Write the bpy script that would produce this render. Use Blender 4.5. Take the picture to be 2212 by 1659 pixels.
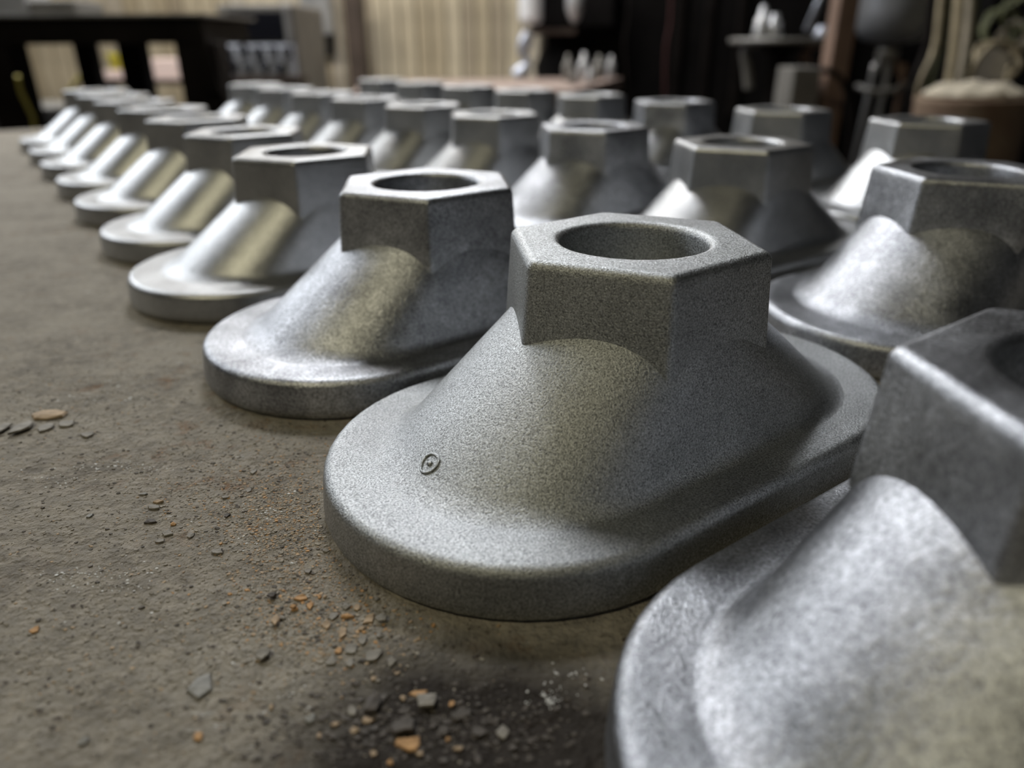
import bpy, bmesh, math, random
from mathutils import Vector, Matrix
C = bpy.context.scene.collection
for o in list(bpy.data.objects): bpy.data.objects.remove(o)
random.seed(7)
S = 0.04                     # 1 unit of the castings = the hexagon's corner radius = 40 mm
FPX, PITCH, ROLL, CAMH = 1591.8, math.radians(24.914), math.radians(-0.3787), 3.073*S

# ---------------------------------------------------------------- camera
c_, s_ = math.cos(PITCH), math.sin(PITCH)
F = Vector((0, c_, -s_)); U0 = Vector((0, s_, c_)); R0 = Vector((1, 0, 0))
R2 = math.cos(ROLL)*R0 + math.sin(ROLL)*U0
U2 = -math.sin(ROLL)*R0 + math.cos(ROLL)*U0
cam = bpy.data.objects.new('camera', bpy.data.cameras.new('camera')); C.objects.link(cam)
m = Matrix((R2, U2, -F)).transposed().to_4x4(); m.translation = Vector((0, 0, CAMH)); cam.matrix_world = m
cam.data.sensor_width = 36; cam.data.lens = 36*FPX/2212
cam.data.clip_start = 0.01; cam.data.clip_end = 60
cam.data.dof.use_dof = True; cam.data.dof.focus_distance = 0.208; cam.data.dof.aperture_fstop = 7.2
cam.data.dof.aperture_blades = 0
bpy.context.scene.camera = cam
CP = Vector((0, 0, CAMH))

def ray(px, py): return F + R2*((px-1106)/FPX) - U2*((py-829.5)/FPX)
def at(px, py, Y):                       # the point at world depth Y seen at a pixel
    d = ray(px, py); return CP + d*(Y/d.y)
def onz(px, py, z=0.0):                  # the point at height z seen at a pixel
    d = ray(px, py); return CP + d*((z-CAMH)/d.z)

# ---------------------------------------------------------------- world, lights, exposure
w = bpy.data.worlds.new('world'); bpy.context.scene.world = w; w.use_nodes = True
w.node_tree.nodes['Background'].inputs[0].default_value = (0.80, 0.86, 1.0, 1)
w.node_tree.nodes['Background'].inputs[1].default_value = 0.020
vs = bpy.context.scene.view_settings
vs.view_transform = 'Standard'; vs.look = 'None'; vs.gamma = 1; vs.exposure = 0.0; vs.use_curve_mapping = False
def area(name, loc, tgt, sx, sy, power, col):
    l = bpy.data.lights.new(name, 'AREA'); l.shape = 'RECTANGLE'; l.size = sx; l.size_y = sy
    l.energy = power; l.color = col
    o = bpy.data.objects.new(name, l); C.objects.link(o); o.location = loc
    o.rotation_euler = (Vector(tgt)-Vector(loc)).to_track_quat('-Z', 'Y').to_euler(); return o
area('daylight_opening', (-2.3, 2.3, 1.35), (0, .4, 0), 1.3, 0.8, 31, (0.93, 0.96, 1.0))
area('overhead_strip_light', (-0.35, 2.3, 2.3), (0, .3, 0), 0.7, 0.35, 33, (0.95, 0.97, 1.0))
area('far_strip_light', (-0.5, 3.5, 1.6), (-.2, .9, 0), 1.6, 0.3, 19, (0.97, 0.98, 1.0))
area('warm_overhead_lamp', (-0.95, -0.75, 1.9), (0, .35, 0), 0.25, 0.25, 11.5, (1.0, 0.9, 0.6))
area('wall_fill_light', (-0.9, 2.32, 1.9), (-0.8, 3.5, 0.0), 1.4, 0.25, 46, (1.0, 0.93, 0.82))  # unseen fill light, added to brighten the plank wall, pail and boxes

# ---------------------------------------------------------------- materials
def mat(name, col, rough=0.6, metal=0.0, var=0.0, vscale=20.0, bump=0.0, bscale=300.0, emit=None, col2=None):
    m = bpy.data.materials.new(name); m.use_nodes = True; nt = m.node_tree; b = nt.nodes['Principled BSDF']
    b.inputs['Base Color'].default_value = (*col, 1); b.inputs['Roughness'].default_value = rough; b.inputs['Metallic'].default_value = metal
    tc = nt.nodes.new('ShaderNodeTexCoord')
    if var or col2:
        n = nt.nodes.new('ShaderNodeTexNoise'); n.inputs['Scale'].default_value = vscale; n.inputs['Detail'].default_value = 6
        nt.links.new(tc.outputs['Object'], n.inputs['Vector'])
        r = nt.nodes.new('ShaderNodeValToRGB'); r.color_ramp.elements[0].position = .35; r.color_ramp.elements[1].position = .68
        c2 = col2 or tuple(min(1, c*(1+var)) for c in col)
        c1 = col if col2 else tuple(c*(1-var) for c in col)
        r.color_ramp.elements[0].color = (*c1, 1); r.color_ramp.elements[1].color = (*c2, 1)
        nt.links.new(n.outputs['Fac'], r.inputs['Fac']); nt.links.new(r.outputs['Color'], b.inputs['Base Color'])
    if bump:
        n2 = nt.nodes.new('ShaderNodeTexNoise'); n2.inputs['Scale'].default_value = bscale; n2.inputs['Detail'].default_value = 4
        nt.links.new(tc.outputs['Object'], n2.inputs['Vector'])
        bp = nt.nodes.new('ShaderNodeBump'); bp.inputs['Strength'].default_value = 1; bp.inputs['Distance'].default_value = bump
        nt.links.new(n2.outputs['Fac'], bp.inputs['Height']); nt.links.new(bp.outputs['Normal'], b.inputs['Normal'])
    if emit:
        b.inputs['Emission Color'].default_value = (*emit[:3], 1); b.inputs['Emission Strength'].default_value = emit[3]
    return m

def cast_metal(name, tint, mott, grain, r0=.31, r1=.42, fb=.00020, fs=1100):
    m = bpy.data.materials.new(name); m.use_nodes = True; nt = m.node_tree; N = nt.nodes; L = nt.links; b = N['Principled BSDF']
    tc = N.new('ShaderNodeTexCoord'); oi = N.new('ShaderNodeObjectInfo')
    ml = N.new('ShaderNodeMath'); ml.operation = 'MULTIPLY'; ml.inputs[1].default_value = 3.7; L.new(oi.outputs['Random'], ml.inputs[0])
    ad = N.new('ShaderNodeVectorMath'); ad.operation = 'ADD'; L.new(tc.outputs['Object'], ad.inputs[0]); L.new(ml.outputs[0], ad.inputs[1])
    def noise(sc, det, rough=.5):
        n = N.new('ShaderNodeTexNoise'); n.inputs['Scale'].default_value = sc; n.inputs['Detail'].default_value = det
        n.inputs['Roughness'].default_value = rough; L.new(ad.outputs[0], n.inputs['Vector']); return n
    big = noise(38, 4); fine = noise(fs, 3, .7); mid = noise(210, 4, .6)
    def ramp(src, p0, p1, v0, v1):
        r = N.new('ShaderNodeMapRange'); r.inputs[1].default_value = p0; r.inputs[2].default_value = p1
        r.inputs[3].default_value = v0; r.inputs[4].default_value = v1; L.new(src, r.inputs[0]); return r.outputs[0]
    a = ramp(big.outputs['Fac'], .35, .65, 1-mott, 1+mott*.6)
    f = ramp(fine.outputs['Fac'], .3, .7, 1-grain, 1+grain)
    g = ramp(mid.outputs['Fac'], .3, .7, 1-mott*.5, 1+mott*.5)
    def mul(x, y):
        q = N.new('ShaderNodeMath'); q.operation = 'MULTIPLY'; L.new(x, q.inputs[0]); L.new(y, q.inputs[1]); return q.outputs[0]
    k = mul(mul(a, f), g)
    vm = N.new('ShaderNodeVectorMath'); vm.operation = 'SCALE'; vm.inputs[0].default_value = tint; L.new(k, vm.inputs['Scale'])
    L.new(vm.outputs[0], b.inputs['Base Color'])
    b.inputs['Metallic'].default_value = 0.93
    L.new(ramp(big.outputs['Fac'], .3, .7, r0, r1), b.inputs['Roughness'])
    b1 = N.new('ShaderNodeBump'); b1.inputs['Strength'].default_value = 1; b1.inputs['Distance'].default_value = fb
    L.new(fine.outputs['Fac'], b1.inputs['Height'])
    b2 = N.new('ShaderNodeBump'); b2.inputs['Strength'].default_value = 1; b2.inputs['Distance'].default_value = 0.0007*mott
    L.new(mid.outputs['Fac'], b2.inputs['Height']); L.new(b1.outputs['Normal'], b2.inputs['Normal'])
    L.new(b2.outputs['Normal'], b.inputs['Normal'])
    return m
M_cast = cast_metal('shot_blasted_steel', (.43, .44, .45), .16, .2)
M_rough = cast_metal('mottled_cast_steel', (.42, .435, .465), .34, .55, .32, .44, .00028, 1100)

M_blast = cast_metal('sand_blasted_steel', (.43, .448, .46), .10, .72, .38, .47, .00027, 1900)

def bench_mat():
    m = bpy.data.materials.new('scaled_bench_steel'); m.use_nodes = True; nt = m.node_tree; N = nt.nodes; L = nt.links; b = N['Principled BSDF']
    g = N.new('ShaderNodeNewGeometry'); P = g.outputs['Position']
    def noise(sc, det=5, rough=.55, vec=None):
        n = N.new('ShaderNodeTexNoise'); n.inputs['Scale'].default_value = sc; n.inputs['Detail'].default_value = det
        n.inputs['Roughness'].default_value = rough; L.new(vec or P, n.inputs['Vector']); return n.outputs['Fac']
    def rng(src, a, b_, c=0, d=1):
        r = N.new('ShaderNodeMapRange'); r.inputs[1].default_value = a; r.inputs[2].default_value = b_; r.inputs[3].default_value = c; r.inputs[4].default_value = d
        L.new(src, r.inputs[0]); return r.outputs[0]
    def mix(f, a, b_):
        x = N.new('ShaderNodeMix'); x.data_type = 'RGBA'
        if isinstance(f, float): x.inputs[0].default_value = f
        else: L.new(f, x.inputs[0])
        for i, v in ((6, a), (7, b_)):
            if isinstance(v, tuple): x.inputs[i].default_value = (*v, 1)
            else: L.new(v, x.inputs[i])
        return x.outputs[2]
    def mul(a, b_):
        q = N.new('ShaderNodeMath'); q.operation = 'MULTIPLY'; L.new(a, q.inputs[0])
        if isinstance(b_, float): q.inputs[1].default_value = b_
        else: L.new(b_, q.inputs[1])
        return q.outputs[0]
    col = mix(rng(noise(28, 6), .35, .65), (.18, .163, .138), (.33, .305, .26))
    col = mix(rng(noise(160, 5, .65), .4, .68), col, (.36, .325, .27))
    col = mix(mul(rng(noise(75, 5, .7), .56, .72), rng(noise(12, 2), .45, .6)), col, (.20, .105, .045))
    col = mix(rng(noise(420, 3, .6), .6, .72), col, (.075, .06, .048))
    # white scratched flecks, stretched along the bench
    mp = N.new('ShaderNodeMapping'); mp.inputs['Scale'].default_value = (70, 260, 1); mp.inputs['Rotation'].default_value = (0, 0, .12); L.new(P, mp.inputs[0])
    fl = mul(rng(noise(1.0, 5, .75, mp.outputs[0]), .63, .69), rng(noise(30, 2), .45, .58))
    col = mix(fl, col, (.62, .62, .60))
    # soft-edged dark patch near the front
    sub = N.new('ShaderNodeVectorMath'); sub.operation = 'SUBTRACT'; L.new(P, sub.inputs[0]); sub.inputs[1].default_value = DARK_PATCH
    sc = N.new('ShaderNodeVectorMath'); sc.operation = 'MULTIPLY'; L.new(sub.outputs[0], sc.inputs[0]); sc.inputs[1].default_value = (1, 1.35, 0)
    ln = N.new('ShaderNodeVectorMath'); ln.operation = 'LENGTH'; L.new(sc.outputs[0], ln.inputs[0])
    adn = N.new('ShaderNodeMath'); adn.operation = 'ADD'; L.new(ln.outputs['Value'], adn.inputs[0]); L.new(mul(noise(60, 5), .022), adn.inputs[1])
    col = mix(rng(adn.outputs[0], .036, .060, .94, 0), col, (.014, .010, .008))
    L.new(col, b.inputs['Base Color']); b.inputs['Roughness'].default_value = .75; b.inputs['Specular IOR Level'].default_value = .18
    h = N.new('ShaderNodeMath'); h.operation = 'ADD'; L.new(noise(420, 5, .6), h.inputs[0]); L.new(mul(noise(90, 4), 1.2), h.inputs[1])
    bp = N.new('ShaderNodeBump'); bp.inputs['Strength'].default_value = 1; bp.inputs['Distance'].default_value = .0018; L.new(h.outputs[0], bp.inputs['Height'])
    L.new(bp.outputs['Normal'], b.inputs['Normal']); return m
DARK_PATCH = tuple(onz(1020, 1640))
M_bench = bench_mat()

M_plank = [mat('plank_%d' % i, c, .75, 0, .22, 6, .001, 60) for i, c in enumerate([(.50, .43, .31), (.60, .53, .40), (.42, .36, .27), (.55, .50, .42)])]
M_dark = mat('dark_painted_steel', (.012, .010, .010), .65, .2, .4, 9)
M_black = mat('soot_black', (.006, .0055, .006), .8, 0, .5, 5)
for m_ in (M_dark, M_black): m_.node_tree.nodes['Principled BSDF'].inputs['Specular IOR Level'].default_value = .12
M_brown = mat('brown_primer_steel', (.075, .055, .045), .6, .2, .25, 8)
M_grey = mat('grey_sheet_metal', (.22, .215, .205), .45, .4, .2, 9)
M_lgrey = mat('light_grey_metal', (.45, .46, .48), .35, .5, .2, 14)
M_tank = mat('dim_tank_steel', (.20, .21, .23), .4, .5, .2, 10)
M_white = mat('white_enamel', (.74, .77, .82), .35, 0, .08, 12)
M_blue = mat('bluish_white_metal', (.48, .52, .62), .3, .4, .3, 30)
M_glass = mat('dark_blue_panel', (.010, .011, .017), .2)
M_yellow = mat('yellow_plastic', (.90, .85, .02), .5)
M_pink = mat('pale_pink_card', (.90, .72, .68), .6)
M_ybr = mat('yellow_hose_rubber', (.42, .36, .06), .5)
M_copper = mat('copper_brown_primer', (.19, .125, .095), .6, 0, .25, 10)
M_pbench = mat('pinkish_brown_bench', (.30, .23, .20), .6, 0, .2, 6)
M_rust = mat('rusty_barrel_steel', (.15, .095, .066), .85, .0, 0, 22, .002, 60, None, (.20, .145, .10))
M_straw = mat('straw_coloured_hose', (.40, .34, .23), .6, 0, .2, 30)
M_sack = mat('pale_sacking', (.50, .45, .36), .9, 0, .2, 40)
M_green = mat('dull_green_hose', (.13, .14, .075), .6, 0, .4, 60)
M_red = mat('dark_red_cable', (.05, .012, .012), .6)
M_gr = {'g': mat('grey_grit_grain', (.28, .25, .20), .75, 0, .3, 200), 'd': mat('dark_grit_grain', (.10, .085, .068), .75, 0, .3, 200)}
M_floor = mat('dusty_concrete', (.10, .09, .08), .85, 0, .3, 4, .002, 40)
M_fl = {'o': mat('orange_rust_scale', (.52, .30, .13), .75, 0, .25, 300, .0003, 900),
        't': mat('tan_rust_scale', (.42, .31, .20), .75, 0, .25, 300, .0003, 900),
        'g': mat('grey_mill_scale', (.24, .22, .185), .65, 0, .25, 300, .0003, 900),
        'd': mat('dark_mill_scale', (.075, .062, .05), .7, 0, .3, 300, .0003, 900),
        'p': mat('pale_mill_scale', (.25, .245, .225), .6, 0, .2, 300, .0003, 900)}

# ---------------------------------------------------------------- helpers
def link(name, me, m, parent=None, smooth=True):
    o = bpy.data.objects.new(name, me); C.objects.link(o)
    if m and not me.materials: me.materials.append(m)
    if parent: o.parent = parent
    if smooth: me.shade_smooth()
    return o
def from_bm(name, bm, m, parent=None, smooth=False):
    bmesh.ops.recalc_face_normals(bm, faces=bm.faces)
    me = bpy.data.meshes.new(name); bm.to_mesh(me); bm.free()
    return link(name, me, m, parent, smooth)
def tag(o, label=None, cat=None, group=None, kind=None):
    for k, v in (('label', label), ('category', cat), ('group', group), ('kind', kind)):
        if v: o[k] = v
    return o
def thing(name, label, cat, loc=(0, 0, 0), rz=0, group=None):
    o = bpy.data.objects.new(name, None); C.objects.link(o); o.location = loc; o.rotation_euler = (0, 0, rz)
    o.empty_display_size = .02
    return tag(o, label, cat, group)
def abox(bm, x0, x1, y0, y1, z0, z1, bev=0.0, rot=None):
    r = bmesh.ops.create_cube(bm, size=1)['verts']
    bmesh.ops.scale(bm, vec=(x1-x0, y1-y0, z1-z0), verts=r)
    if bev:
        es = list({e for v in r for e in v.link_edges})
        g = bmesh.ops.bevel(bm, geom=es, offset=bev, segments=2, affect='EDGES', profile=.5)
        r = list({v for f in g['faces'] for v in f.verts} | {v for v in r if v.is_valid})
    if rot: bmesh.ops.rotate(bm, cent=(0, 0, 0), matrix=rot, verts=r)
    bmesh.ops.translate(bm, vec=((x0+x1)/2, (y0+y1)/2, (z0+z1)/2), verts=r)
def box(name, m, x0, x1, y0, y1, z0, z1, parent=None, bev=.004, rot=None):
    if parent is not None:
        l = parent_world(parent); x0 -= l.x; x1 -= l.x; y0 -= l.y; y1 -= l.y; z0 -= l.z; z1 -= l.z
    bm = bmesh.new(); abox(bm, x0, x1, y0, y1, z0, z1, bev, rot); return from_bm(name, bm, m, parent)
def parent_world(p):
    v = Vector(p.location)
    while p.parent: p = p.parent; v += Vector(p.location)
    return v
def pxbox(name, m, px0, px1, py0, py1, Y, depth, parent=None, bev=.004, zmin=None):
    a = at((px0+px1)/2, py0, Y); b = at((px0+px1)/2, py1, Y)
    ym = (py0+py1)/2
    x0 = at(px0, ym, Y).x; x1 = at(px1, ym, Y).x
    z0 = b.z if zmin is None else zmin
    return box(name, m, x0, x1, Y, Y+depth, z0, a.z, parent, min(bev, abs(x1-x0)*.2, abs(a.z-z0)*.2))
def loft(rings, close_start=False, close_end=False):
    bm = bmesh.new(); V = [[bm.verts.new(p) for p in r] for r in rings]; n = len(V[0])
    for a, b in zip(V[:-1], V[1:]):
        for i in range(n):
            bm.faces.new((a[i], a[(i+1) % n], b[(i+1) % n], b[i]))
    if close_start: bm.faces.new(list(reversed(V[0])))
    if close_end: bm.faces.new(V[-1])
    return bm
def lathe(name, m, prof, parent=None, loc=(0, 0, 0), n=32):
    if parent is not None: loc = Vector(loc)-parent_world(parent)
    bm = loft([[(r*math.cos(2*math.pi*i/n), r*math.sin(2*math.pi*i/n), z) for i in range(n)] for r, z in prof], True, True)
    o = from_bm(name, bm, m, parent, True); o.location = loc; return o
def tube(name, m, pts, rad, parent=None, n=10, cyc=False):
    # a swept round tube through smoothed points
    P = [Vector(p) for p in pts]
    if parent is not None:
        l = parent_world(parent); P = [p-l for p in P]
    Q = []
    k = len(P)
    if k > 2:
        for i in range(k-1):
            p0, p1, p2, p3 = P[max(i-1, 0)], P[i], P[i+1], P[min(i+2, k-1)]
            for s in range(6):
                t = s/6
                Q.append(.5*((2*p1)+(p2-p0)*t+(2*p0-5*p1+4*p2-p3)*t*t+(3*p1-p0-3*p2+p3)*t**3))
        Q.append(P[-1])
    else: Q = P
    rings = []; up = Vector((.13, .21, .97))
    for i, q in enumerate(Q):
        d = (Q[min(i+1, len(Q)-1)]-Q[max(i-1, 0)]).normalized()
        a = d.cross(up)
        if a.length < .05: a = d.cross(Vector((1, 0, 0)))
        a.normalize(); b = d.cross(a)
        rr = rad if not callable(rad) else rad(i/(len(Q)-1))
        rings.append([q+rr*(math.cos(2*math.pi*j/n)*a+math.sin(2*math.pi*j/n)*b) for j in range(n)])
    return from_bm(name, loft(rings, True, True), m, parent, True)

# ================================================================ the room
FL = -0.85; WY = 4.0
box('floor', M_floor, -4.2, 4.2, -1.5, WY+.25, FL-.08, FL)['kind'] = 'structure'
wb = box('wall_back', M_brown, -4.2, 4.2, WY+.03, WY+.13, FL, 2.6); wb['kind'] = 'structure'
x = -3.3; i = 0; pm = {}
while x < 3.3:
    wd = random.uniform(.062, .088); mi = random.choice((0, 0, 1, 1, 2, 3))
    key = mi
    d = random.uniform(.0, .012)
    bm = bmesh.new(); abox(bm, 0, wd-.007, -.022-d, -.0, FL-0, 1.9, .003)
    o = from_bm('plank', bm, M_plank[mi], wb); o.location = (x, WY+.03, 0); x += wd

# ================================================================ the bench the castings stand on
rowd = Vector((math.cos(math.radians(126.3)), math.sin(math.radians(126.3)))); perp = Vector((math.cos(math.radians(36.3)), math.sin(math.radians(36.3))))
bench = thing('steel_workbench', 'scarred grey-brown steel workbench with loose rust scale, under the three rows of castings', 'workbench', (0, 0, 0))
def bl(a, b): return perp*a+rowd*b                      # a across the rows, b along them (metres)
far = Vector((-19.2, 31.3))*S; bf = far.dot(rowd)
right = Vector((7.34, 13.65)).dot(perp)*S+.125
corn = [bl(-1.25, -.75), bl(right, -.75), bl(right, bf), bl(-1.25, bf)]
bm = bmesh.new()
vt = [bm.verts.new((p.x, p.y, 0)) for p in corn]; vb = [bm.verts.new((p.x, p.y, -.03)) for p in corn]
bm.faces.new(vt); bm.faces.new(vb[::-1])
for i in range(4): bm.faces.new((vt[i], vb[i], vb[(i+1) % 4], vt[(i+1) % 4]))
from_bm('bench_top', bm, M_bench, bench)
for a in (-1.15, right-.10):
    for b in (-.65, bf-.1):
        p = bl(a, b); bm = bmesh.new(); abox(bm, -.035, .035, -.035, .035, FL, -.03, .003)
        bmesh.ops.rotate(bm, cent=(0, 0, 0), matrix=Matrix.Rotation(math.radians(36.3), 3, 'Z'), verts=bm.verts)
        o = from_bm('leg', bm, M_dark, bench); o.location = (p.x, p.y, 0)

# ================================================================ the castings
def stadium(c, r, z, n=24, oy=.035):
    o = []
    for k in range(n+1):
        a = -math.pi/2+math.pi*k/n; o.append((c+r*math.cos(a), r*math.sin(a), z))
    for k in range(1, 8): o.append((c-2*c*k/8, r, z))
    for k in range(n+1):
        a = math.pi/2+math.pi*k/n; o.append((-c+r*math.cos(a), r*math.sin(a), z))
    for k in range(1, 8): o.append((-c+2*c*k/8, -r, z))
    return [(x, y+oy, z) for x, y, z in o]
T = .375; HT = 1.745           # flange thickness, total height (in S)
def sc(rings): return [[(x*S, y*S, z*S) for x, y, z in r] for r in rings]
def flange_mesh():
    cc = 1.05; R = 1.482; rr = .085
    rings = [stadium(cc, R-.05, .0), stadium(cc, R-.035, .012), stadium(cc, R-.012, .035), stadium(cc, R-.004, .07)]
    for k in range(1, 4): rings.append(stadium(cc, R-.004-.02*k/3, .07+(T-rr-.07)*k/3))
    for k in range(1, 8):
        a = math.pi/2*k/7; rings.append(stadium(cc, R-.024-rr*(1-math.cos(a)), T-rr+rr*math.sin(a)))
    rings.append(stadium(cc, R-.16, T)); rings.append(stadium(cc, 1.0, T+.004)); rings.append(stadium(cc, .7, T+.004))
    return loft(sc(rings), True, True)
def skirt_mesh(fil=.085):
    rings = []
    # concave fillet on to the flange, then a loft narrowing to the collar
    z0, z1, hf = T-.004, 1.285, .10
    def core(z):
        t = max(0, (z-T)/(z1-T)); return max(.94*(1-t)+.01, .001), 1.06+(.84-1.06)*t**1.05
    rings.append(stadium(*core(T), z0-.03))
    n = 9
    for k in range(n+1):
        t = k/n; z = z0+.006+hf*t**1.7; e = fil*(1-t)**1.7
        c, r = core(z); rings.append(stadium(c+e*.35, r+e, z))
    zb = z0+.006+hf
    for k in range(1, 11):
        z = zb+(z1-zb)*k/10; c, r = core(z); rings.append(stadium(c, r, z))
    rings.append(stadium(.001, .70, 1.36))
    return loft(sc(rings), True, True)
def hexring(rad, z, br):
    # rounded hexagon with corners on the local x axis; br = corner rounding
    pts = []
    for k in range(6):
        a = k*math.pi/3; cx = (rad-br/math.cos(math.pi/6))*math.cos(a); cy = (rad-br/math.cos(math.pi/6))*math.sin(a)
        for q in range(7):
            b = a-math.pi/6+math.pi/3*q/6; pts.append((cx+br*math.cos(b), cy+br*math.sin(b), z))
        a2 = a+math.pi/3
        A = pts[-1]; b = a2-math.pi/6
        Bx = (rad-br/math.cos(math.pi/6))*math.cos(a2)+br*math.cos(b); By = (rad-br/math.cos(math.pi/6))*math.sin(a2)+br*math.sin(b)
        for t in (.04, .25, .5, .75, .96): pts.append((A[0]+(Bx-A[0])*t, A[1]+(By-A[1])*t, z))
    return pts
def hex_mesh():
    def circ(r, z, ref): return [(r*math.cos(a), r*math.sin(a), z) for a in (math.atan2(p[1], p[0]) for p in ref)]
    ref = hexring(1, 0, .06); rings = []
    rings.append(circ(.50, .25, ref)); rings.append(circ(.545, .85, ref)); rings.append(circ(.55, HT-.10, ref))
    for k in range(6):
        a = math.pi/2*k/5; rings.append(circ(.55+.055*(1-math.cos(a)), HT-.055+.055*math.sin(a)-.0, ref))
    rings.append(circ(.64, HT, ref))
    rr = .072
    for t in (.5, .9, .98): rings.append([tuple(a+(b-a)*t for a, b in zip(p, q)) for p, q in zip(circ(.64, HT, ref), hexring(1.0-rr, HT, .06))])
    for k in range(6):
        a = math.pi/2*k/5; rings.append(hexring(1.0-rr+rr*math.sin(a), HT-rr+rr*math.cos(a), .06))
    for z in (HT-.12, 1.42, 1.2, .95): rings.append(hexring(1.0+(HT-rr-z)*.075, z, .07))
    return loft(sc(rings), True, False)
me_fl = from_bm('flange', flange_mesh(), M_cast, None, True)
me_fl.data.set_sharp_from_angle(angle=.7)
me_sk = from_bm('skirt', skirt_mesh(), M_cast, None, True)
me_sk.data.set_sharp_from_angle(angle=.7)
me_hx = from_bm('hex_collar', hex_mesh(), M_cast, None, True)
meshes = {'flange': me_fl.data, 'skirt': me_sk.data, 'hex_collar': me_hx.data}
for o in (me_fl, me_sk, me_hx): bpy.data.objects.remove(o)
meshes2 = {k: v.copy() for k, v in meshes.items()}
for v in meshes2.values(): v.materials.clear(); v.materials.append(M_rough)
meshes3 = {k: v.copy() for k, v in meshes.items()}
for v in meshes3.values(): v.materials.clear(); v.materials.append(M_blast)

POS = {  # row: (x, y, angle of the toe) in units of S, fitted on the photograph
 'A': [(2.72, 2.87, 215.7), (.91, 5.41, 216.3), (-.89, 7.96, 216.1), (-2.80, 10.45, 215.7), (-4.47, 13.05, 215.1), (-6.25, 15.6, 215.3), (-8.02, 18.15, 215.9), (-9.85, 20.7, 215.7), (-11.65, 23.25, 216.1), (-13.45, 25.8, 216.1)],
 'B': [(5.16, 8.54, 215.6), (3.35, 11.12, 214.5), (1.46, 13.56, 215.5), (-.33, 16.1, 215.9), (-2.07, 18.65, 216.1), (-3.87, 21.15, 216.1), (-5.62, 23.7, 216.3), (-7.42, 26.25, 216.1), (-9.2, 28.8, 216.1)],
 'C': [(7.62, 14.17, 214.3), (5.82, 16.7, 214.7), (4.02, 19.24, 214.3), (2.23, 21.8, 214.7), (.43, 24.3, 214.7), (-1.41, 26.8, 215.5), (-3.3, 29.3, 215.7), (-5.15, 31.9, 215.7)]}
ordn = ['first', 'second', 'third', 'fourth', 'fifth', 'sixth', 'seventh', 'eighth', 'ninth', 'tenth']
rown = {'A': 'left row', 'B': 'middle row', 'C': 'right-hand back row'}
special = {
 ('A', 0): 'nearest, largest steel casting cut off by the lower right corner, out of focus',
 ('A', 1): 'sharp grey steel casting in the centre with a small ring mark on its toe',
 ('A', 2): 'steel casting with yellow glints and ragged flange edge, just left of the sharp centre one',
 ('B', 0): 'steel casting cut by the right frame edge, directly behind the nearest one',
 ('B', 1): 'steel casting directly behind the sharp centre one, pale slope at its left',
 ('C', 0): 'rightmost casting of the back row, half hidden behind the one at the right edge',
 ('A', 9): 'farthest casting of the left row, at the far end of the bench',
 ('B', 8): 'farthest casting of the middle row, below the machine with the pale knobs',
 ('C', 7): 'farthest casting of the right-hand back row, only a sliver of its top shows'}
groups = {'A': 'hex-topped castings in the left row', 'B': 'hex-topped castings in the middle row', 'C': 'hex-topped castings in the back row'}
roots = {}
for row, lst in POS.items():
    for i, (x, y, a) in enumerate(lst):
        lab = special.get((row, i)) or 'grey steel casting with hexagonal collar, %s from the front in the %s' % (ordn[i], rown[row])
        r = thing('hex_casting', lab, 'casting', (x*S, y*S, 0), math.radians(a), groups[row])
        ms = meshes2 if (row, i) in (('A', 0), ('A', 2), ('B', 0), ('B', 2), ('C', 2)) else (meshes3 if (row, i) == ('A', 1) else meshes)
        for nm in ('flange', 'skirt', 'hex_collar'):
            o = bpy.data.objects.new(nm, ms[nm]); C.objects.link(o); o.parent = r
        roots[(row, i)] = r
# the ring mark on the toe of the sharp casting
from mathutils.bvhtree import BVHTree
r1 = roots[('A', 1)]; mw = Matrix.LocRotScale(r1.location, r1.rotation_euler, None)
bmx = bmesh.new(); bmx.from_mesh(meshes['skirt']); bmx.from_mesh(meshes['flange']); bt = BVHTree.FromBMesh(bmx)
mi = mw.inverted(); o_ = mi @ CP; d_ = (mi.to_3x3() @ ray(928, 1001)).normalized()
hit, nor, _, _ = bt.ray_cast(o_, d_); bmx.free()
if hit:
    q = nor.to_track_quat('Z', 'Y').to_matrix()
    rings = []
    for (r0, tr) in ((.0029, .00045),):
        for k in range(28):
            a = 2*math.pi*k/28; cdir = Vector((math.cos(a), math.sin(a), 0)); g_ = 1+.05*math.sin(3*a)
            pt, pn, _, _ = bt.find_nearest(hit+q @ (cdir*r0*g_)); side = (q @ cdir)
            rings.append([pt-hit+side*(tr*math.cos(b))+pn*(tr*math.sin(b)) for b in (2*math.pi*j/8 for j in range(8))])
    rings.append(rings[0])
    bm = loft(rings); bmesh.ops.remove_doubles(bm, verts=bm.verts, dist=1e-6)
    r = bmesh.ops.create_uvsphere(bm, u_segments=12, v_segments=8, radius=.0009)['verts']
    bmesh.ops.scale(bm, vec=(1, 1, .6), verts=r); bmesh.ops.rotate(bm, cent=(0, 0, 0), matrix=q, verts=r)
    o = from_bm('ring_mark', bm, M_blast, r1, True); o.location = hit
    o['label'] = 'small raised ring with a dot cast into the toe'

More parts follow.
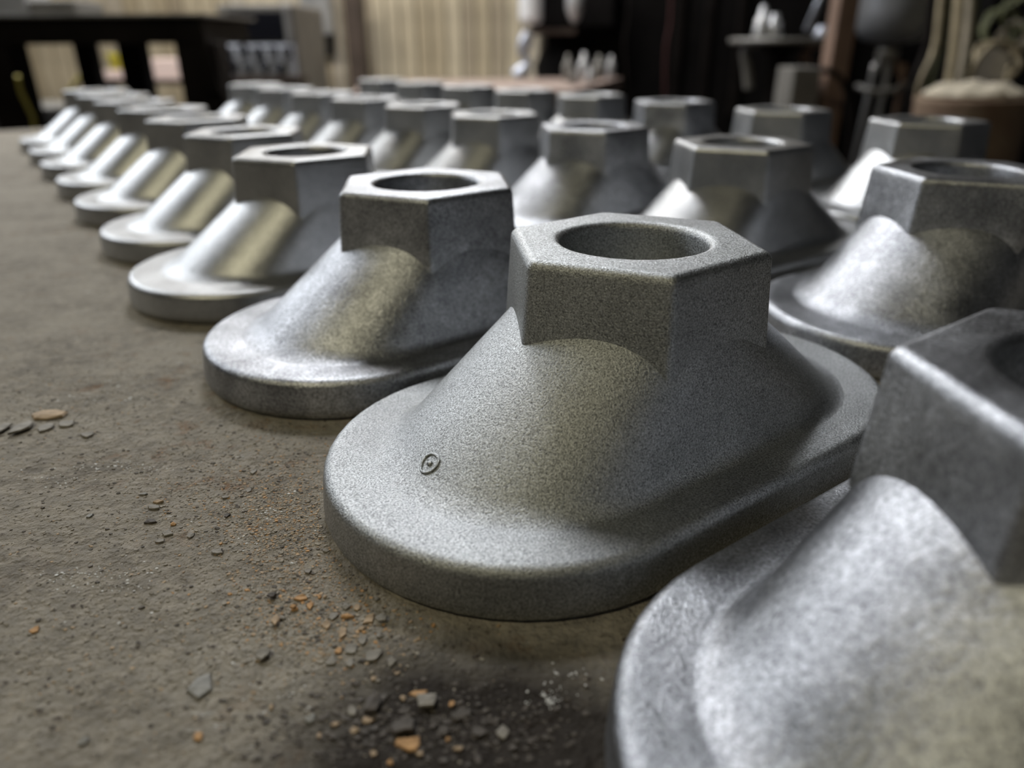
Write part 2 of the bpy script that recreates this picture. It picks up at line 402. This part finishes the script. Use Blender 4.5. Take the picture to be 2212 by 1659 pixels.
# ================================================================ loose scale on the bench
def flake_bm(sx, sy, th, rnd, tilt):
    n = rnd.randint(5, 8); a0 = rnd.random()*6.28
    pts = []
    for k in range(n):
        a = a0+2*math.pi*(k+rnd.uniform(-.3, .3))/n; rr = rnd.uniform(.58, 1.2)
        pts.append((sx/2*rr*math.cos(a), sy/2*rr*math.sin(a)))
    bm = bmesh.new()
    t = [bm.verts.new((x*.9, y*.9, th+rnd.uniform(-.2, .35)*th)) for x, y in pts]
    mdl = [bm.verts.new((x, y, th*.45)) for x, y in pts]
    b = [bm.verts.new((x*.92, y*.92, 0)) for x, y in pts]
    ct = bm.verts.new((rnd.uniform(-.15, .15)*sx, rnd.uniform(-.15, .15)*sy, th*rnd.uniform(.9, 1.6)))
    for k in range(n):
        j = (k+1) % n
        bm.faces.new((t[k], t[j], ct)); bm.faces.new((mdl[k], mdl[j], t[j], t[k])); bm.faces.new((b[k], b[j], mdl[j], mdl[k]))
    bm.faces.new(b[::-1])
    return bm
Z8 = [(250,258,80,35,'o'),(305,305,60,50,'o'),(210,325,50,20,'o'),(520,370,90,30,'o'),(585,320,60,40,'t'),(655,385,75,70,'t'),(730,390,80,60,'g'),(405,420,70,50,'t'),
(500,470,80,80,'t'),(610,445,70,30,'t'),(470,575,50,90,'o'),(625,510,70,90,'g'),(690,605,100,90,'g'),(555,560,80,70,'g'),(540,645,60,60,'g'),(790,640,80,60,'g'),(680,740,40,25,'t'),
(1040,420,30,40,'o'),(720,480,50,40,'g'),(75,910,35,35,'t'),(310,980,70,60,'p'),(950,830,120,30,'o'),(860,855,40,40,'t'),(455,1010,60,25,'t'),(640,990,90,50,'t'),(570,1050,60,40,'t'),
(900,1130,180,50,'o'),(1130,1105,50,30,'o'),(685,1185,50,35,'t'),(1190,1160,60,30,'t'),(675,905,130,130,'d'),(1000,895,180,90,'g'),(860,1030,170,110,'d'),(1100,1050,90,60,'d'),
(1320,1055,130,60,'d'),(1455,1060,80,70,'g'),(1210,950,140,80,'d'),(560,930,70,60,'g'),(30,610,70,60,'d'),(1150,890,50,40,'o'),(360,1080,40,35,'t'),(780,1240,50,35,'o'),(430,640,70,60,'g'),
(960,1190,50,25,'t'),(140,380,50,25,'g'),(360,250,30,40,'o'),(395,250,30,20,'t'),(700,265,50,25,'g'),(90,245,40,25,'g'),(440,370,60,50,'g'),(520,310,70,40,'g'),(1430,425,25,30,'t')]
Z7 = [(182,258,172,42,'t'),(85,312,100,46,'g'),(14,312,60,50,'g'),(185,306,85,34,'g'),(262,290,70,25,'g'),(345,335,80,18,'g'),(140,1112,40,35,'o'),(790,1540,50,40,'o'),(340,1555,50,30,'p'),
(800,1330,120,110,'p'),(668,725,60,25,'g'),(600,680,50,20,'d'),(865,800,60,20,'g'),(1010,480,30,22,'g'),(990,555,30,20,'g'),(900,582,35,14,'g'),(630,600,45,12,'t'),(575,570,35,10,'p'),(612,625,50,20,'g'),
(760,735,30,25,'g'),(1050,1215,60,50,'g'),(1085,980,40,25,'d'),(1100,1080,50,40,'t'),(1170,1028,30,14,'o'),(640,755,40,16,'g'),(905,655,26,14,'d'),(360,655,24,16,'p'),(690,690,34,12,'o'),(1300,795,30,14,'g'),(1230,880,40,24,'g')]
nameof = {'o': 'orange', 't': 'tan', 'g': 'grey', 'd': 'dark', 'p': 'pale grey'}
rf = random.Random(3)
fl = [(560+a/2.765, 1200+b/2.765, w_/2.765, h_/2.765, k) for a, b, w_, h_, k in Z8]+[(a/1.845, 760+b/1.845, w_/1.845, h_/1.845, k) for a, b, w_, h_, k in Z7]
seen = []; LBL = {}
for (px, py, pw, ph, k) in fl:
    p = onz(px, py); dist = (p-CP).dot(F); v = (CP-p).normalized()
    sx = pw*dist/FPX; sy = min(ph*dist/FPX/v.z, sx*1.3)
    sx = max(sx, .0012); sy = max(sy, sx*.55)
    th = .00035+.05*min(sx, .012)
    o = from_bm('rust_flake', flake_bm(sx, sy, th, rf, 0), M_fl[k])
    zz = .0002
    for (qx, qy, qr) in seen:
        if (qx-p.x)**2+(qy-p.y)**2 < (qr+max(sx, sy)*.45)**2: zz = max(zz, .0009)
    seen.append((p.x, p.y, max(sx, sy)*.4))
    o.location = (p.x, p.y, zz-.0002); o.rotation_euler = (rf.uniform(-.03, .03), rf.uniform(-.03, .03), 0)
    if px < 60 and py > 905 and py < 945: where = 'beside the large tan flake at the left edge'
    elif px < 200 and py < 960: where = 'at the left edge of the bench'
    elif py > 1480: where = 'on the dark patch at the bottom'
    elif px > 560: where = 'in front of the toe of the sharp centre casting'
    else: where = 'scattered on the open bench at the left'
    lab = '%s rust scale flake lying %s' % (nameof[k], where)
    if k == 't' and px < 120 and py < 910: tag(o, 'large flat tan rust flake lying on top of grey ones at the left edge', 'flake')
    elif k == 'p' and pw > 60: tag(o, 'largest pale grey scale flake lying flat on the open bench', 'flake')
    else: tag(o, lab, 'flake', '%s rust flakes %s' % (nameof[k], where)); LBL.setdefault((nameof[k], where), []).append((px, o))
ordl = ['leftmost', 'second from left', 'third from left', 'fourth from left', 'fifth from left', 'sixth from left', 'seventh from left', 'eighth from left', 'ninth from left', 'tenth from left'] + ['%dth from left' % q for q in range(11, 40)]
for (kn, where), lst in LBL.items():
    lst.sort(key=lambda t: t[0])
    short = where.replace('beside the large tan flake at the left edge', 'by the large tan flake').replace('in front of the toe of the sharp centre casting', "by the sharp casting's toe").replace('scattered ', '').replace('at the bottom', '')
    for q, (_, o) in enumerate(lst):
        nm = 'rightmost' if (q == len(lst)-1 and q > 1) else ordl[q]
        o['label'] = ('%s of the %s rust flakes %s' % (nm, kn, short)).strip() if len(lst) > 1 else 'single %s rust flake %s' % (kn, short.strip())
# the grit nobody could count
def inside_casting(x, y):
    for row in POS.values():
        for cx, cy, a in row:
            dx, dy = x-cx*S, y-cy*S; ca, sa = math.cos(math.radians(a)), math.sin(math.radians(a))
            u, v = abs(dx*ca+dy*sa), abs(-dx*sa+dy*ca)
            if (v < 1.5*S and u < 1.08*S) or math.hypot(max(u-1.05*S, 0), v) < 1.5*S: return True
    return False
def grit(name, label, mat_, count, spots, smin, smax, seed):
    rg = random.Random(seed); vs_, fs = [], []
    while count:
        px, py, sx_, sy_ = rg.choice(spots)
        qx, qy = rg.gauss(px, sx_), rg.gauss(py, sy_)
        if qy < 560: continue
        p = onz(qx, qy)
        if p.y > .6 or inside_casting(p.x, p.y): continue
        count -= 1
        s = rg.uniform(smin, smax)*(rg.random()**2*.8+.5); n = rg.choice((4, 5, 5, 6)); a0 = rg.random()*6.28; k0 = len(vs_); th = s*rg.uniform(.08, .22)
        tx, ty = rg.uniform(-.25, .25), rg.uniform(-.25, .25)
        top = []
        for zlev in (0, 1):
            for k in range(n):
                a = a0+2*math.pi*k/n; rr = s*rg.uniform(.35, .62)*(1-.15*zlev)
                dx, dy = rr*math.cos(a), rr*.8*math.sin(a)
                vs_.append((p.x+dx, p.y+dy, max(zlev*(th+dx*tx+dy*ty), zlev*.00005)))
        fs.append(tuple(range(k0+n, k0+2*n)))
        for k in range(n): fs.append((k0+k, k0+(k+1) % n, k0+n+(k+1) % n, k0+n+k))
    me = bpy.data.meshes.new(name); me.from_pydata(vs_, [], fs); me.update()
    o = link(name, me, mat_, None, False); tag(o, label, 'grit', None, 'stuff')
near = [(620, 1180, 90, 110), (700, 1330, 110, 60), (560, 1090, 120, 60), (650, 1120, 60, 90)]
wide = [(250, 1150, 260, 170), (420, 1000, 220, 70), (350, 1400, 300, 140), (150, 850, 160, 50)]
grit('grey_grit', 'fine grey grit and scale crumbs spread over the bench', M_gr['g'], 9000, near*2+wide*3, .0003, .0012, 11)
grit('dark_grit', 'fine dark grit spread over the bench around the flakes', M_gr['d'], 1400, near+wide, .0005, .0014, 12)
grit('tan_grit', 'fine tan and rusty grit gathered by the sharp casting', M_fl['t'], 2600, near*3+wide, .0003, .0011, 13)
grit('patch_grit', 'dark crumbs of scale on the dark patch at the bottom', M_fl['d'], 900, [(900, 1570, 200, 50)], .0004, .0018, 16)
grit('orange_grit', 'tiny orange rust crumbs near the sharp casting', M_fl['o'], 700, near, .0003, .0011, 14)

grit('white_dust', 'tiny white flecks of dust and scratches on the open bench', mat('white_dust_fleck', (.62, .62, .60), .6), 520,
     [(150, 858, 90, 5), (230, 865, 50, 4), (280, 830, 30, 6), (220, 1268, 50, 8), (270, 1240, 40, 10), (170, 1240, 50, 8), (545, 1165, 25, 22), (580, 1105, 25, 8), (110, 1035, 50, 10), (290, 1010, 50, 8), (640, 1070, 35, 8), (600, 1490, 60, 30), (350, 1180, 250, 150), (1190, 1510, 20, 10), (1230, 1470, 40, 18), (240, 1010, 90, 4)], .0003, .0010, 15)
# ================================================================ background of the workshop
# dark heavy table at the upper left
Y = 1.9
dt = thing('dark_table', 'heavy dark steel table with thick apron at the upper left, behind the left row', 'table', (at(200, 60, Y).x, Y, FL))
pxbox('apron', M_dark, -260, 436, 38, 96, Y, .34, dt)
pxbox('table_top', M_grey, -280, 440, 31, 38, Y-.02, .38, dt, .001)
for a, b in ((386, 474), (-40, 26)):
    pxbox('leg', M_dark, a, b, 90, 220, Y+.01, .09, dt, .004, FL)
pxbox('leg', M_black, 262, 312, 90, 220, Y+.26, .06, dt, .004, FL)
pxbox('leg', M_black, 168, 206, 90, 220, Y+.27, .05, dt, .004, FL)
bm = bmesh.new(); l = parent_world(dt)
for (a, b) in ((430, 40), (445, 40), (482, 215), (440, 215)):
    pass
g = [at(405, 60, Y), at(432, 40, Y), at(478, 200, Y), at(440, 200, Y)]
fr = [bm.verts.new(p-l+Vector((0, -.004, 0))) for p in g]; bk = [bm.verts.new(p-l+Vector((0, .05, 0))) for p in g]
bm.faces.new(fr); bm.faces.new(bk[::-1])
for i in range(4): bm.faces.new((fr[i], bk[i], bk[(i+1) % 4], fr[(i+1) % 4]))
from_bm('gusset', bm, M_dark, dt)
zt = at(200, 31, Y).z
def on_table(name, m, px0, px1, h, dep, lab, cat):
    x0, x1 = at(px0, 25, Y+.1).x, at(px1, 25, Y+.1).x
    o = box(name, m, x0, x1, Y+.1, Y+.1+dep, zt, zt+h, None, .006); tag(o, lab, cat); return o
o = on_table('sheet_metal_box', M_lgrey, -30, 58, .05, .12, 'pale grey metal box lying on the dark table at the top left corner', 'box')
o = on_table('dark_crate', M_grey, 62, 165, .035, .14, 'low dark grey crate lying on the dark table beside the pale box', 'crate')
# things seen through the dark table
cy = 3.0
shelf = thing('low_stand', 'low dark stand under the heavy table, holding a yellow pail and pale card boxes', 'stand', (at(300, 200, cy).x, cy+.1, FL))
zs = at(300, 172, cy).z
box('shelf_board', M_brown, at(205, 172, cy).x, at(400, 172, cy).x, cy-.01, cy+.22, zs-.02, zs, shelf)
for a in (212, 390):
    box('leg', M_dark, at(a, 172, cy).x-.012, at(a, 172, cy).x+.012, cy+.08, cy+.11, FL, zs-.02, shelf, .002)
xa = at(243, 150, cy).x
py_ = thing('yellow_pail', 'bright yellow pail seen through the gap under the dark table', 'pail', (xa, cy+.06, zs))
hp = at(243, 118, cy).z-zs
lathe('pail_body', M_yellow, [(.028, 0), (.030, .004), (.036, hp*.96), (.039, hp*.97), (.039, hp), (.034, hp), (.033, hp*.9)], py_, (xa, cy+.06, zs))
tube('pail_handle', M_lgrey, [(xa-.038, cy+.06, zs+hp*.95), (xa-.028, cy+.03, zs+hp*.72), (xa, cy+.018, zs+hp*.62), (xa+.028, cy+.03, zs+hp*.72), (xa+.038, cy+.06, zs+hp*.95)], .0012, py_, 6)
o = pxbox('card_box', M_pink, 316, 384, 127, 172, cy, .12, None, .003); tag(o, 'pale pinkish white card box seen under the dark table, right of the pail', 'box')
o = pxbox('small_card_box', M_pink, 226, 262, 152, 172, cy-.02, .03, None, .002); tag(o, 'small pale pink card box lying in front of the yellow pail', 'box')
# yellow hoses at left
tag(tube('yellow_hose', M_ybr, [at(38, 165, 1.7), at(46, 200, 1.72), at(62, 235, 1.75), at(74, 268, 1.78), at(70, 330, 1.8), at(60, 480, 1.85)], .0045), 'thin dull yellow hose hanging by the left leg of the dark table', 'hose')
tag(tube('yellow_strap', M_ybr, [at(150, 200, 2.36), at(168, 172, 2.36), at(186, 158, 2.37), at(206, 153, 2.38), at(214, 175, 2.39), at(212, 260, 2.4)], .006), 'curled yellow strap beside the gap under the dark table', 'strap')
# lower storage behind the left row
o = pxbox('pallet_stack', M_grey, -80, 140, 232, 300, 2.3, .3, None, .006, FL); tag(o, 'low dark grey pallet stack behind the far left end of the bench', 'pallet')
# machine with knobs
Y = 2.6
mc = thing('control_machine', 'grey machine with dark screen above pale bluish knobs, right of the dark table', 'machine', (at(555, 100, Y).x, Y, FL))
pxbox('housing', M_grey, 478, 642, 8, 172, Y, .4, mc, .01, FL)
pxbox('screen', M_glass, 492, 612, 24, 90, Y-.012, .012, mc, .003)
pxbox('knob_panel', mat('pale_blue_enamel', (.62, .67, .80), .4), 470, 638, 96, 164, Y-.012, .012, mc, .003)
for i, (px, py) in enumerate([(492, 112), (524, 108), (556, 112), (588, 108), (618, 112), (500, 142), (534, 146), (568, 142), (602, 146)]):
    p = at(px, py, Y-.026); rr = (9+3*((i*7) % 3)/2)*Y/FPX
    bm = bmesh.new(); bmesh.ops.create_cone(bm, cap_ends=True, segments=16, radius1=rr, radius2=rr*.75, depth=.03)
    bmesh.ops.rotate(bm, cent=(0, 0, 0), matrix=Matrix.Rotation(math.pi/2, 3, 'X'), verts=bm.verts)
    o = from_bm('knob', bm, M_glass, mc, False); o.location = p-parent_world(mc)
    bm = bmesh.new(); abox(bm, -rr*.15, rr*.15, -.006, .006, -rr*.6, rr*.6, .001)
    q_ = from_bm('knob_ridge', bm, M_blue, o); q_.location = (0, -.016, 0)
o = pxbox('lower_tray', M_brown, 474, 650, 166, 182, Y-.05, .1, mc, .003)
pxbox('side_post', M_lgrey, 614, 624, 10, 92, Y-.02, .02, mc, .002)
# steel column and things on the back wall
o = pxbox('steel_column', M_brown, 748, 786, -60, 260, 3.7, .12, None, .006, FL); tag(o, 'dark brown steel column standing against the plank wall', 'column')
pw = thing('electrical_box', 'pale grey electrical box on the plank wall, left of the brown column', 'box', at(675, 40, 3.9))
pxbox('box_body', M_lgrey, 648, 712, -30, 74, 3.88, .09, pw)
pxbox('conduit', M_grey, 662, 674, 74, 300, 3.94, .025, pw, .003)
pxbox('conduit', M_grey, 684, 692, 74, 300, 3.94, .025, pw, .003)
for a, b, c, d, lab in ((640, 662, 78, 170, 'black cable trunk against the wall below the pale electrical box'), (696, 716, 74, 122, 'small black switch case on the plank wall beside the conduit')):
    o = pxbox('switch_case', M_black, a, b, c, d, 3.8, .06, None, .004); tag(o, lab, 'case')
# distant bench with a pinkish brown top
pb = thing('distant_bench', 'distant bench with pinkish brown top, in front of the plank wall', 'bench', (-.2, 2.75, FL))
P4 = [onz(1235, 196), onz(1345, 167), onz(790, 172), onz(760, 200)]
bm = bmesh.new(); l = parent_world(pb)
a = [bm.verts.new(Vector((p.x, p.y, 0))-l) for p in P4]; b = [bm.verts.new(Vector((p.x, p.y, -.04))-l) for p in P4]
bm.faces.new(a); bm.faces.new(b[::-1])
for i in range(4): bm.faces.new((a[i], b[i], b[(i+1) % 4], a[(i+1) % 4]))
from_bm('bench_top', bm, M_pbench, pb)
for p in P4:
    cx = p.x+(.05 if p.x < -.2 else -.06); cy_ = p.y+(.05 if p.y < 2.7 else -.06)
    box('leg', M_brown, cx-.025, cx+.025, cy_-.025, cy_+.025, FL, -.04, pb, .002)
# black furnace
Y = 3.2
fz = thing('black_furnace', 'large soot-black furnace standing behind the back row, right of the plank wall', 'furnace', (at(1400, 100, Y).x, Y, FL))
pxbox('furnace_body', M_black, 1180, 1800, -80, 300, Y, .6, fz, .02, FL)
x0 = at(1168, 100, Y).x
pxbox('upper_hood', M_black, 1150, 1330, -80, 60, Y-.12, .3, fz, .01)
pxbox('hood_lip', M_brown, 1142, 1245, 62, 74, Y-.13, .3, fz, .003)
tube('side_flange', M_blue, [at(1140, 70, Y-.15), at(1133, 95, Y-.15), at(1128, 112, Y-.15), at(1140, 134, Y-.15), at(1128, 152, Y-.15), at(1112, 166, Y-.15)], lambda t: .020+.008*math.sin(t*9), fz, 10)
lathe('round_boiler', M_black, [(.10, FL), (.17, -.1), (.19, .03), (.16, .10), (.10, .13)], fz, (at(1265, 120, Y-.1).x, Y+.12, 0), 28)
for px, lab in ((1457, 'door_rib'), (1520, 'door_rib'), (1590, 'door_rib')):
    pxbox(lab, M_dark, px, px+16, -60, 250, Y-.02, .02, fz, .003)
o = pxbox('white_canister', M_white, 1124, 1170, -60, 50, 2.95, .09, None, .012)
bpy.data.objects.remove(o)
cx = at(1147, 20, 2.95).x; wz = at(1147, 50, 2.95).z; wr = 23*2.95/FPX
wc = thing('white_canister', 'white enamel canister hanging at the left side of the black furnace', 'canister', (cx, 2.99, wz))
lathe('canister_body', M_white, [(wr*.7, 0), (wr*.95, .006), (wr, .02), (wr, .26), (wr*.8, .28)], wc, (cx, 2.99, wz))
tube('hook', M_grey, [(cx, 2.99, wz+.27), (cx, 2.99, wz+.32), (cx+.05, 3.03, wz+.34), (cx+.09, 3.10, wz+.34)], .005, wc, 8)
p = at(1242, 8, 2.95)
o = lathe('hanging_lamp', M_lgrey, [(.006, -.062), (.018, -.05), (.030, -.02), (.034, .03), (.016, .06), (.008, .22)], None, p, 20); tag(o, 'small pale metal lamp head hanging before the black furnace', 'lamp')
names_ = ['leftmost tall grey', 'second tall pale', 'third tall grey', 'rightmost tall pale', 'short grey front', 'short pale front']
for i, (px, py, hgt, rr) in enumerate([(1226, 175, 48, 10), (1260, 173, 50, 12), (1292, 171, 44, 11), (1318, 169.5, 42, 9), (1240, 182, 30, 8), (1274, 180, 28, 8)]):
    p = onz(px, py); k = p.y/FPX; hh = hgt*k; r_ = rr*k
    o = lathe('metal_bottle', M_lgrey if i % 2 else M_grey, [(r_*.8, 0), (r_, .004), (r_, hh*.55), (r_*.75, hh*.72), (r_*.35, hh*.82), (r_*.35, hh)], None, p, 16)
    tag(o, '%s metal bottle at the right end of the distant pinkish bench' % names_[i], 'bottle', 'metal bottles on the distant bench')
tag(tube('grey_cable', M_dark, [at(1362, -60, 2.95), at(1356, 40, 2.95), at(1348, 90, 2.95), at(1350, 118, 2.95), at(1362, 300, 2.95)], .004), 'thin dark cable hanging in front of the furnace', 'cable')
tag(tube('red_cable', M_red, [at(1452, -80, 2.9), at(1448, 40, 2.9), at(1438, 110, 2.9), at(1436, 230, 2.9), at(1436, 420, 2.9)], .005), 'dark red cable hanging down the black furnace front', 'cable')
# turntable stand with parts
Y = 2.3; k = Y/FPX
cx = at(1690, 80, Y).x; zz = at(1690, 82, Y).z
tt = thing('round_stand', 'round grey work stand with short arms before the black furnace, left of the copper post', 'stand', (cx, Y, FL))
lathe('stand_plate', M_grey, [(100*k, zz-.014), (101*k, zz-.006), (100*k, zz)], tt, (cx, Y, 0), 40)
lathe('stand_column', M_dark, [(.12, FL), (.12, FL+.02), (.03, FL+.05), (.028, zz-.05), (.06, zz-.014)], tt, (cx, Y, 0), 20)
for a, b in ((1604, 1628), (1735, 1760)):
    tube('arm', M_grey if a < 1700 else M_copper, [at((a+b)/2+20, 90, Y), at((a+b)/2-6, 108, Y), at((a+b)/2-2, 150, Y), at((a+b)/2+2, 192, Y)], .014, tt, 10)
tube('brace', M_copper, [at(1760, 92, Y), at(1740, 112, Y), at(1726, 128, Y)], .011, tt, 8)
for i, (px, w_, h_) in enumerate([(1640, 15, 50), (1666, 17, 42), (1652, 11, 58)]):
    p = at(px, 80, Y); r_ = w_*k; hh = h_*k
    o = lathe('metal_cup', M_lgrey, [(r_, 0), (r_, hh*.2), (r_*.8, hh*.7), (r_*.5, hh*.75), (r_*.5, hh)], None, (p.x, Y-.01+(.05 if i == 2 else 0), zz), 18)
    tag(o, ['left pale metal cup standing on the round stand', 'right squat pale metal cup standing on the round stand', 'taller pale metal cup behind the other two on the round stand'][i], 'cup', 'metal cups on the round stand')
o = lathe('metal_bowl', M_blue, [(.022, 0), (.02, .012), (.012, .03)], None, (at(1765, 80, Y).x, Y-.03, zz), 16); tag(o, 'small bluish metal bowl on the round stand, right end', 'bowl')
gb = pxbox('grey_control_box', M_grey, 1708, 1768, 146, 262, 1.95, .12, None, .004); tag(gb, 'grey sheet metal box standing upright behind the back row, below the round stand', 'box')
lbx = parent_world(gb)
bb = box('box_stand', M_dark, at(1715, 262, 1.95).x, at(1775, 262, 1.95).x, 1.96, 2.06, FL, at(1740, 262, 1.95).z); tag(bb, 'dark pedestal carrying the grey upright sheet metal box', 'pedestal')
# copper post with rod
Y = 1.97
o = pxbox('copper_post', M_copper, 1788, 1832, -90, 420, Y, .06, None, .004, FL); tag(o, 'reddish brown steel post standing behind the back row', 'post')
tag(tube('silver_rod', M_blue, [at(1796, -60, 1.94), at(1742, 66, 1.94)], .0075), 'bluish silver rod leaning diagonally against the reddish post', 'rod')
tag(tube('black_hose', M_dark, [at(1775, 150, 1.86), at(1812, 165, 1.86), at(1832, 215, 1.86), at(1836, 300, 1.86), at(1820, 480, 1.88)], .007), 'black hose looping down beside the grey upright box', 'hose')
# grey rounded hood
Y = 2.3; k = Y/FPX
cx = at(1928, 60, Y).x; zb = at(1928, 96, Y).z; R_ = 72*k
hd = thing('grey_tank', 'rounded bluish grey tank on a thin stand, right of the reddish post', 'tank', (cx, Y, FL))
lathe('tank_body', M_tank, [(R_*.3, zb), (R_*.75, zb+.012), (R_*.96, zb+.045), (R_, zb+.09), (R_, zb+.40), (R_*.8, zb+.44)], hd, (cx, Y, 0), 36)
lathe('valve', M_grey, [(.012, zb-.05), (.03, zb-.035), (.03, zb-.012), (.016, zb+.004)], hd, (cx, Y, 0), 16)
for dx in (-34, -8, 22):
    tube('stand_leg', M_lgrey if dx < 0 else M_copper, [at(1922+dx*.4, 106, Y), at(1920+dx, 160, Y), at(1918+dx*1.2, 196, Y), Vector((cx+dx*k*1.3, Y, FL))], .007, hd, 8)
tube('foot_ring', M_grey, [at(1850, 186, Y-.02), at(1880, 196, Y-.06), at(1920, 197, Y-.06), at(1960, 182, Y-.02)], .008, hd, 8)
for px in (1985, 1998):
    tube('side_pipe', M_blue, [at(px-3, -40, Y-.05), at(px+4, 10, Y-.05), at(px-2, 45, Y-.05), at(px-14, 70, Y-.05), at(px-30, 84, Y-.03)], .011, hd, 8)
# hoses at right
for i, (a, b, c, m_, r_) in enumerate([(2040, 2018, 1978, M_straw, .009), (2078, 2062, 2050, M_straw, .014), (2100, 2084, 2068, M_sack, .012), (2058, 2030, 2008, M_green, .008), (2112, 2100, 2085, M_green, .009), (2020, 2000, 1965, M_dark, .010)]):
    Yh = 2.1+.04*i if i < 5 else 2.02
    lab = ['thin straw-coloured hose leaning left among the hoses beside the tank', 'thick straw-coloured hose hanging in the bundle', 'pale sacking-wrapped hose hanging right of the thick straw one', 'dull green hose slanting behind the straw ones', 'dull green hose at the right end of the bundle', 'black hose at the left end of the bundle'][i]
    tag(tube('hanging_hose', m_, [at(a, -80, Yh), at((a+b)/2, 40, Yh), at(b, 110, Yh), at(c, 215, Yh), at(c-4, 420, Yh)], r_, None, 10), lab, 'hose', 'hoses hanging beside the grey tank')
o = pxbox('black_partition', M_black, 1812, 2004, -120, 400, 3.3, .08, None, .004, FL); tag(o, 'soot-black partition panel standing behind the grey tank, right of the furnace', 'partition')
# dark cabinet + coil
o = pxbox('dark_cabinet', M_black, 2110, 2420, -120, 400, 3.0, .4, None, .01, FL); tag(o, 'black cabinet behind the coiled hoses at the right edge', 'cabinet')
o = pxbox('plywood_sheet', M_sack, 2062, 2150, 95, 420, 2.7, .03, None, .004, FL); tag(o, 'pale plywood sheet leaning behind the rusty barrel', 'panel')
rc = random.Random(5)
def coil(name, m_, px, py, rr, Yc, turns, lab, cat):
    p0 = at(px, py, Yc); pts = []
    for k_ in range(turns*8+1):
        a = 2*math.pi*k_/8; r_ = rr*(1+rc.uniform(-.12, .12))
        pts.append(p0+Vector((r_*math.cos(a), rc.uniform(-.02, .02), r_*.95*math.sin(a))))
    tag(tube(name, m_, pts, .006, None, 8), lab, cat)
coil('hose_coil', M_green, 2165, 60, .055, 2.50, 3, 'tangled dull green hose coil hanging at the top right', 'coil')
coil('hose_coil', M_straw, 2150, 140, .055, 1.98, 2, 'straw-coloured hose coil hanging under the green coil', 'coil')
coil('wire_coil', M_sack, 2190, 80, .04, 2.36, 2, 'pale wire coil at the right frame edge', 'coil')
coil('wire_coil', M_green, 2205, 30, .04, 2.12, 2, 'small green wire coil above the pale one', 'coil')
# rusty barrel
Y = 1.55; k = Y/FPX; cx = at(2166, 214, Y).x; zt2 = at(2166, 218, Y).z; R_ = 112*k
bl_ = thing('rusty_barrel', 'rusty brown barrel with pale sack on top, at the right edge behind the back row', 'barrel', (cx, Y+.1, FL))
lathe('barrel_body', M_rust, [(R_*.97, FL), (R_, FL+.02), (R_*.98, FL+.3), (R_*1.03, FL+.31), (R_*.98, FL+.33), (R_*.98, zt2-.30), (R_*1.03, zt2-.29), (R_*.98, zt2-.27), (R_, zt2-.01), (R_*1.02, zt2), (R_*.95, zt2)], bl_, (cx, Y+.1, 0), 40)
bm = bmesh.new(); bmesh.ops.create_icosphere(bm, subdivisions=4, radius=1)
for v in bm.verts:
    n_ = math.sin(v.co.x*9+2)*math.cos(v.co.y*7)*.08+math.sin(v.co.x*17+v.co.y*13)*.04
    v.co = Vector((v.co.x*R_*.9, v.co.y*R_*.8, max(v.co.z, -.2)*(.022)*(1+n_*4)))*(1+n_*.5)
o = from_bm('pale_sack', bm, M_sack, None, True); o.location = (cx, Y+.1, zt2+.006)
tag(o, 'crumpled pale sack lying on top of the rusty barrel', 'sack')
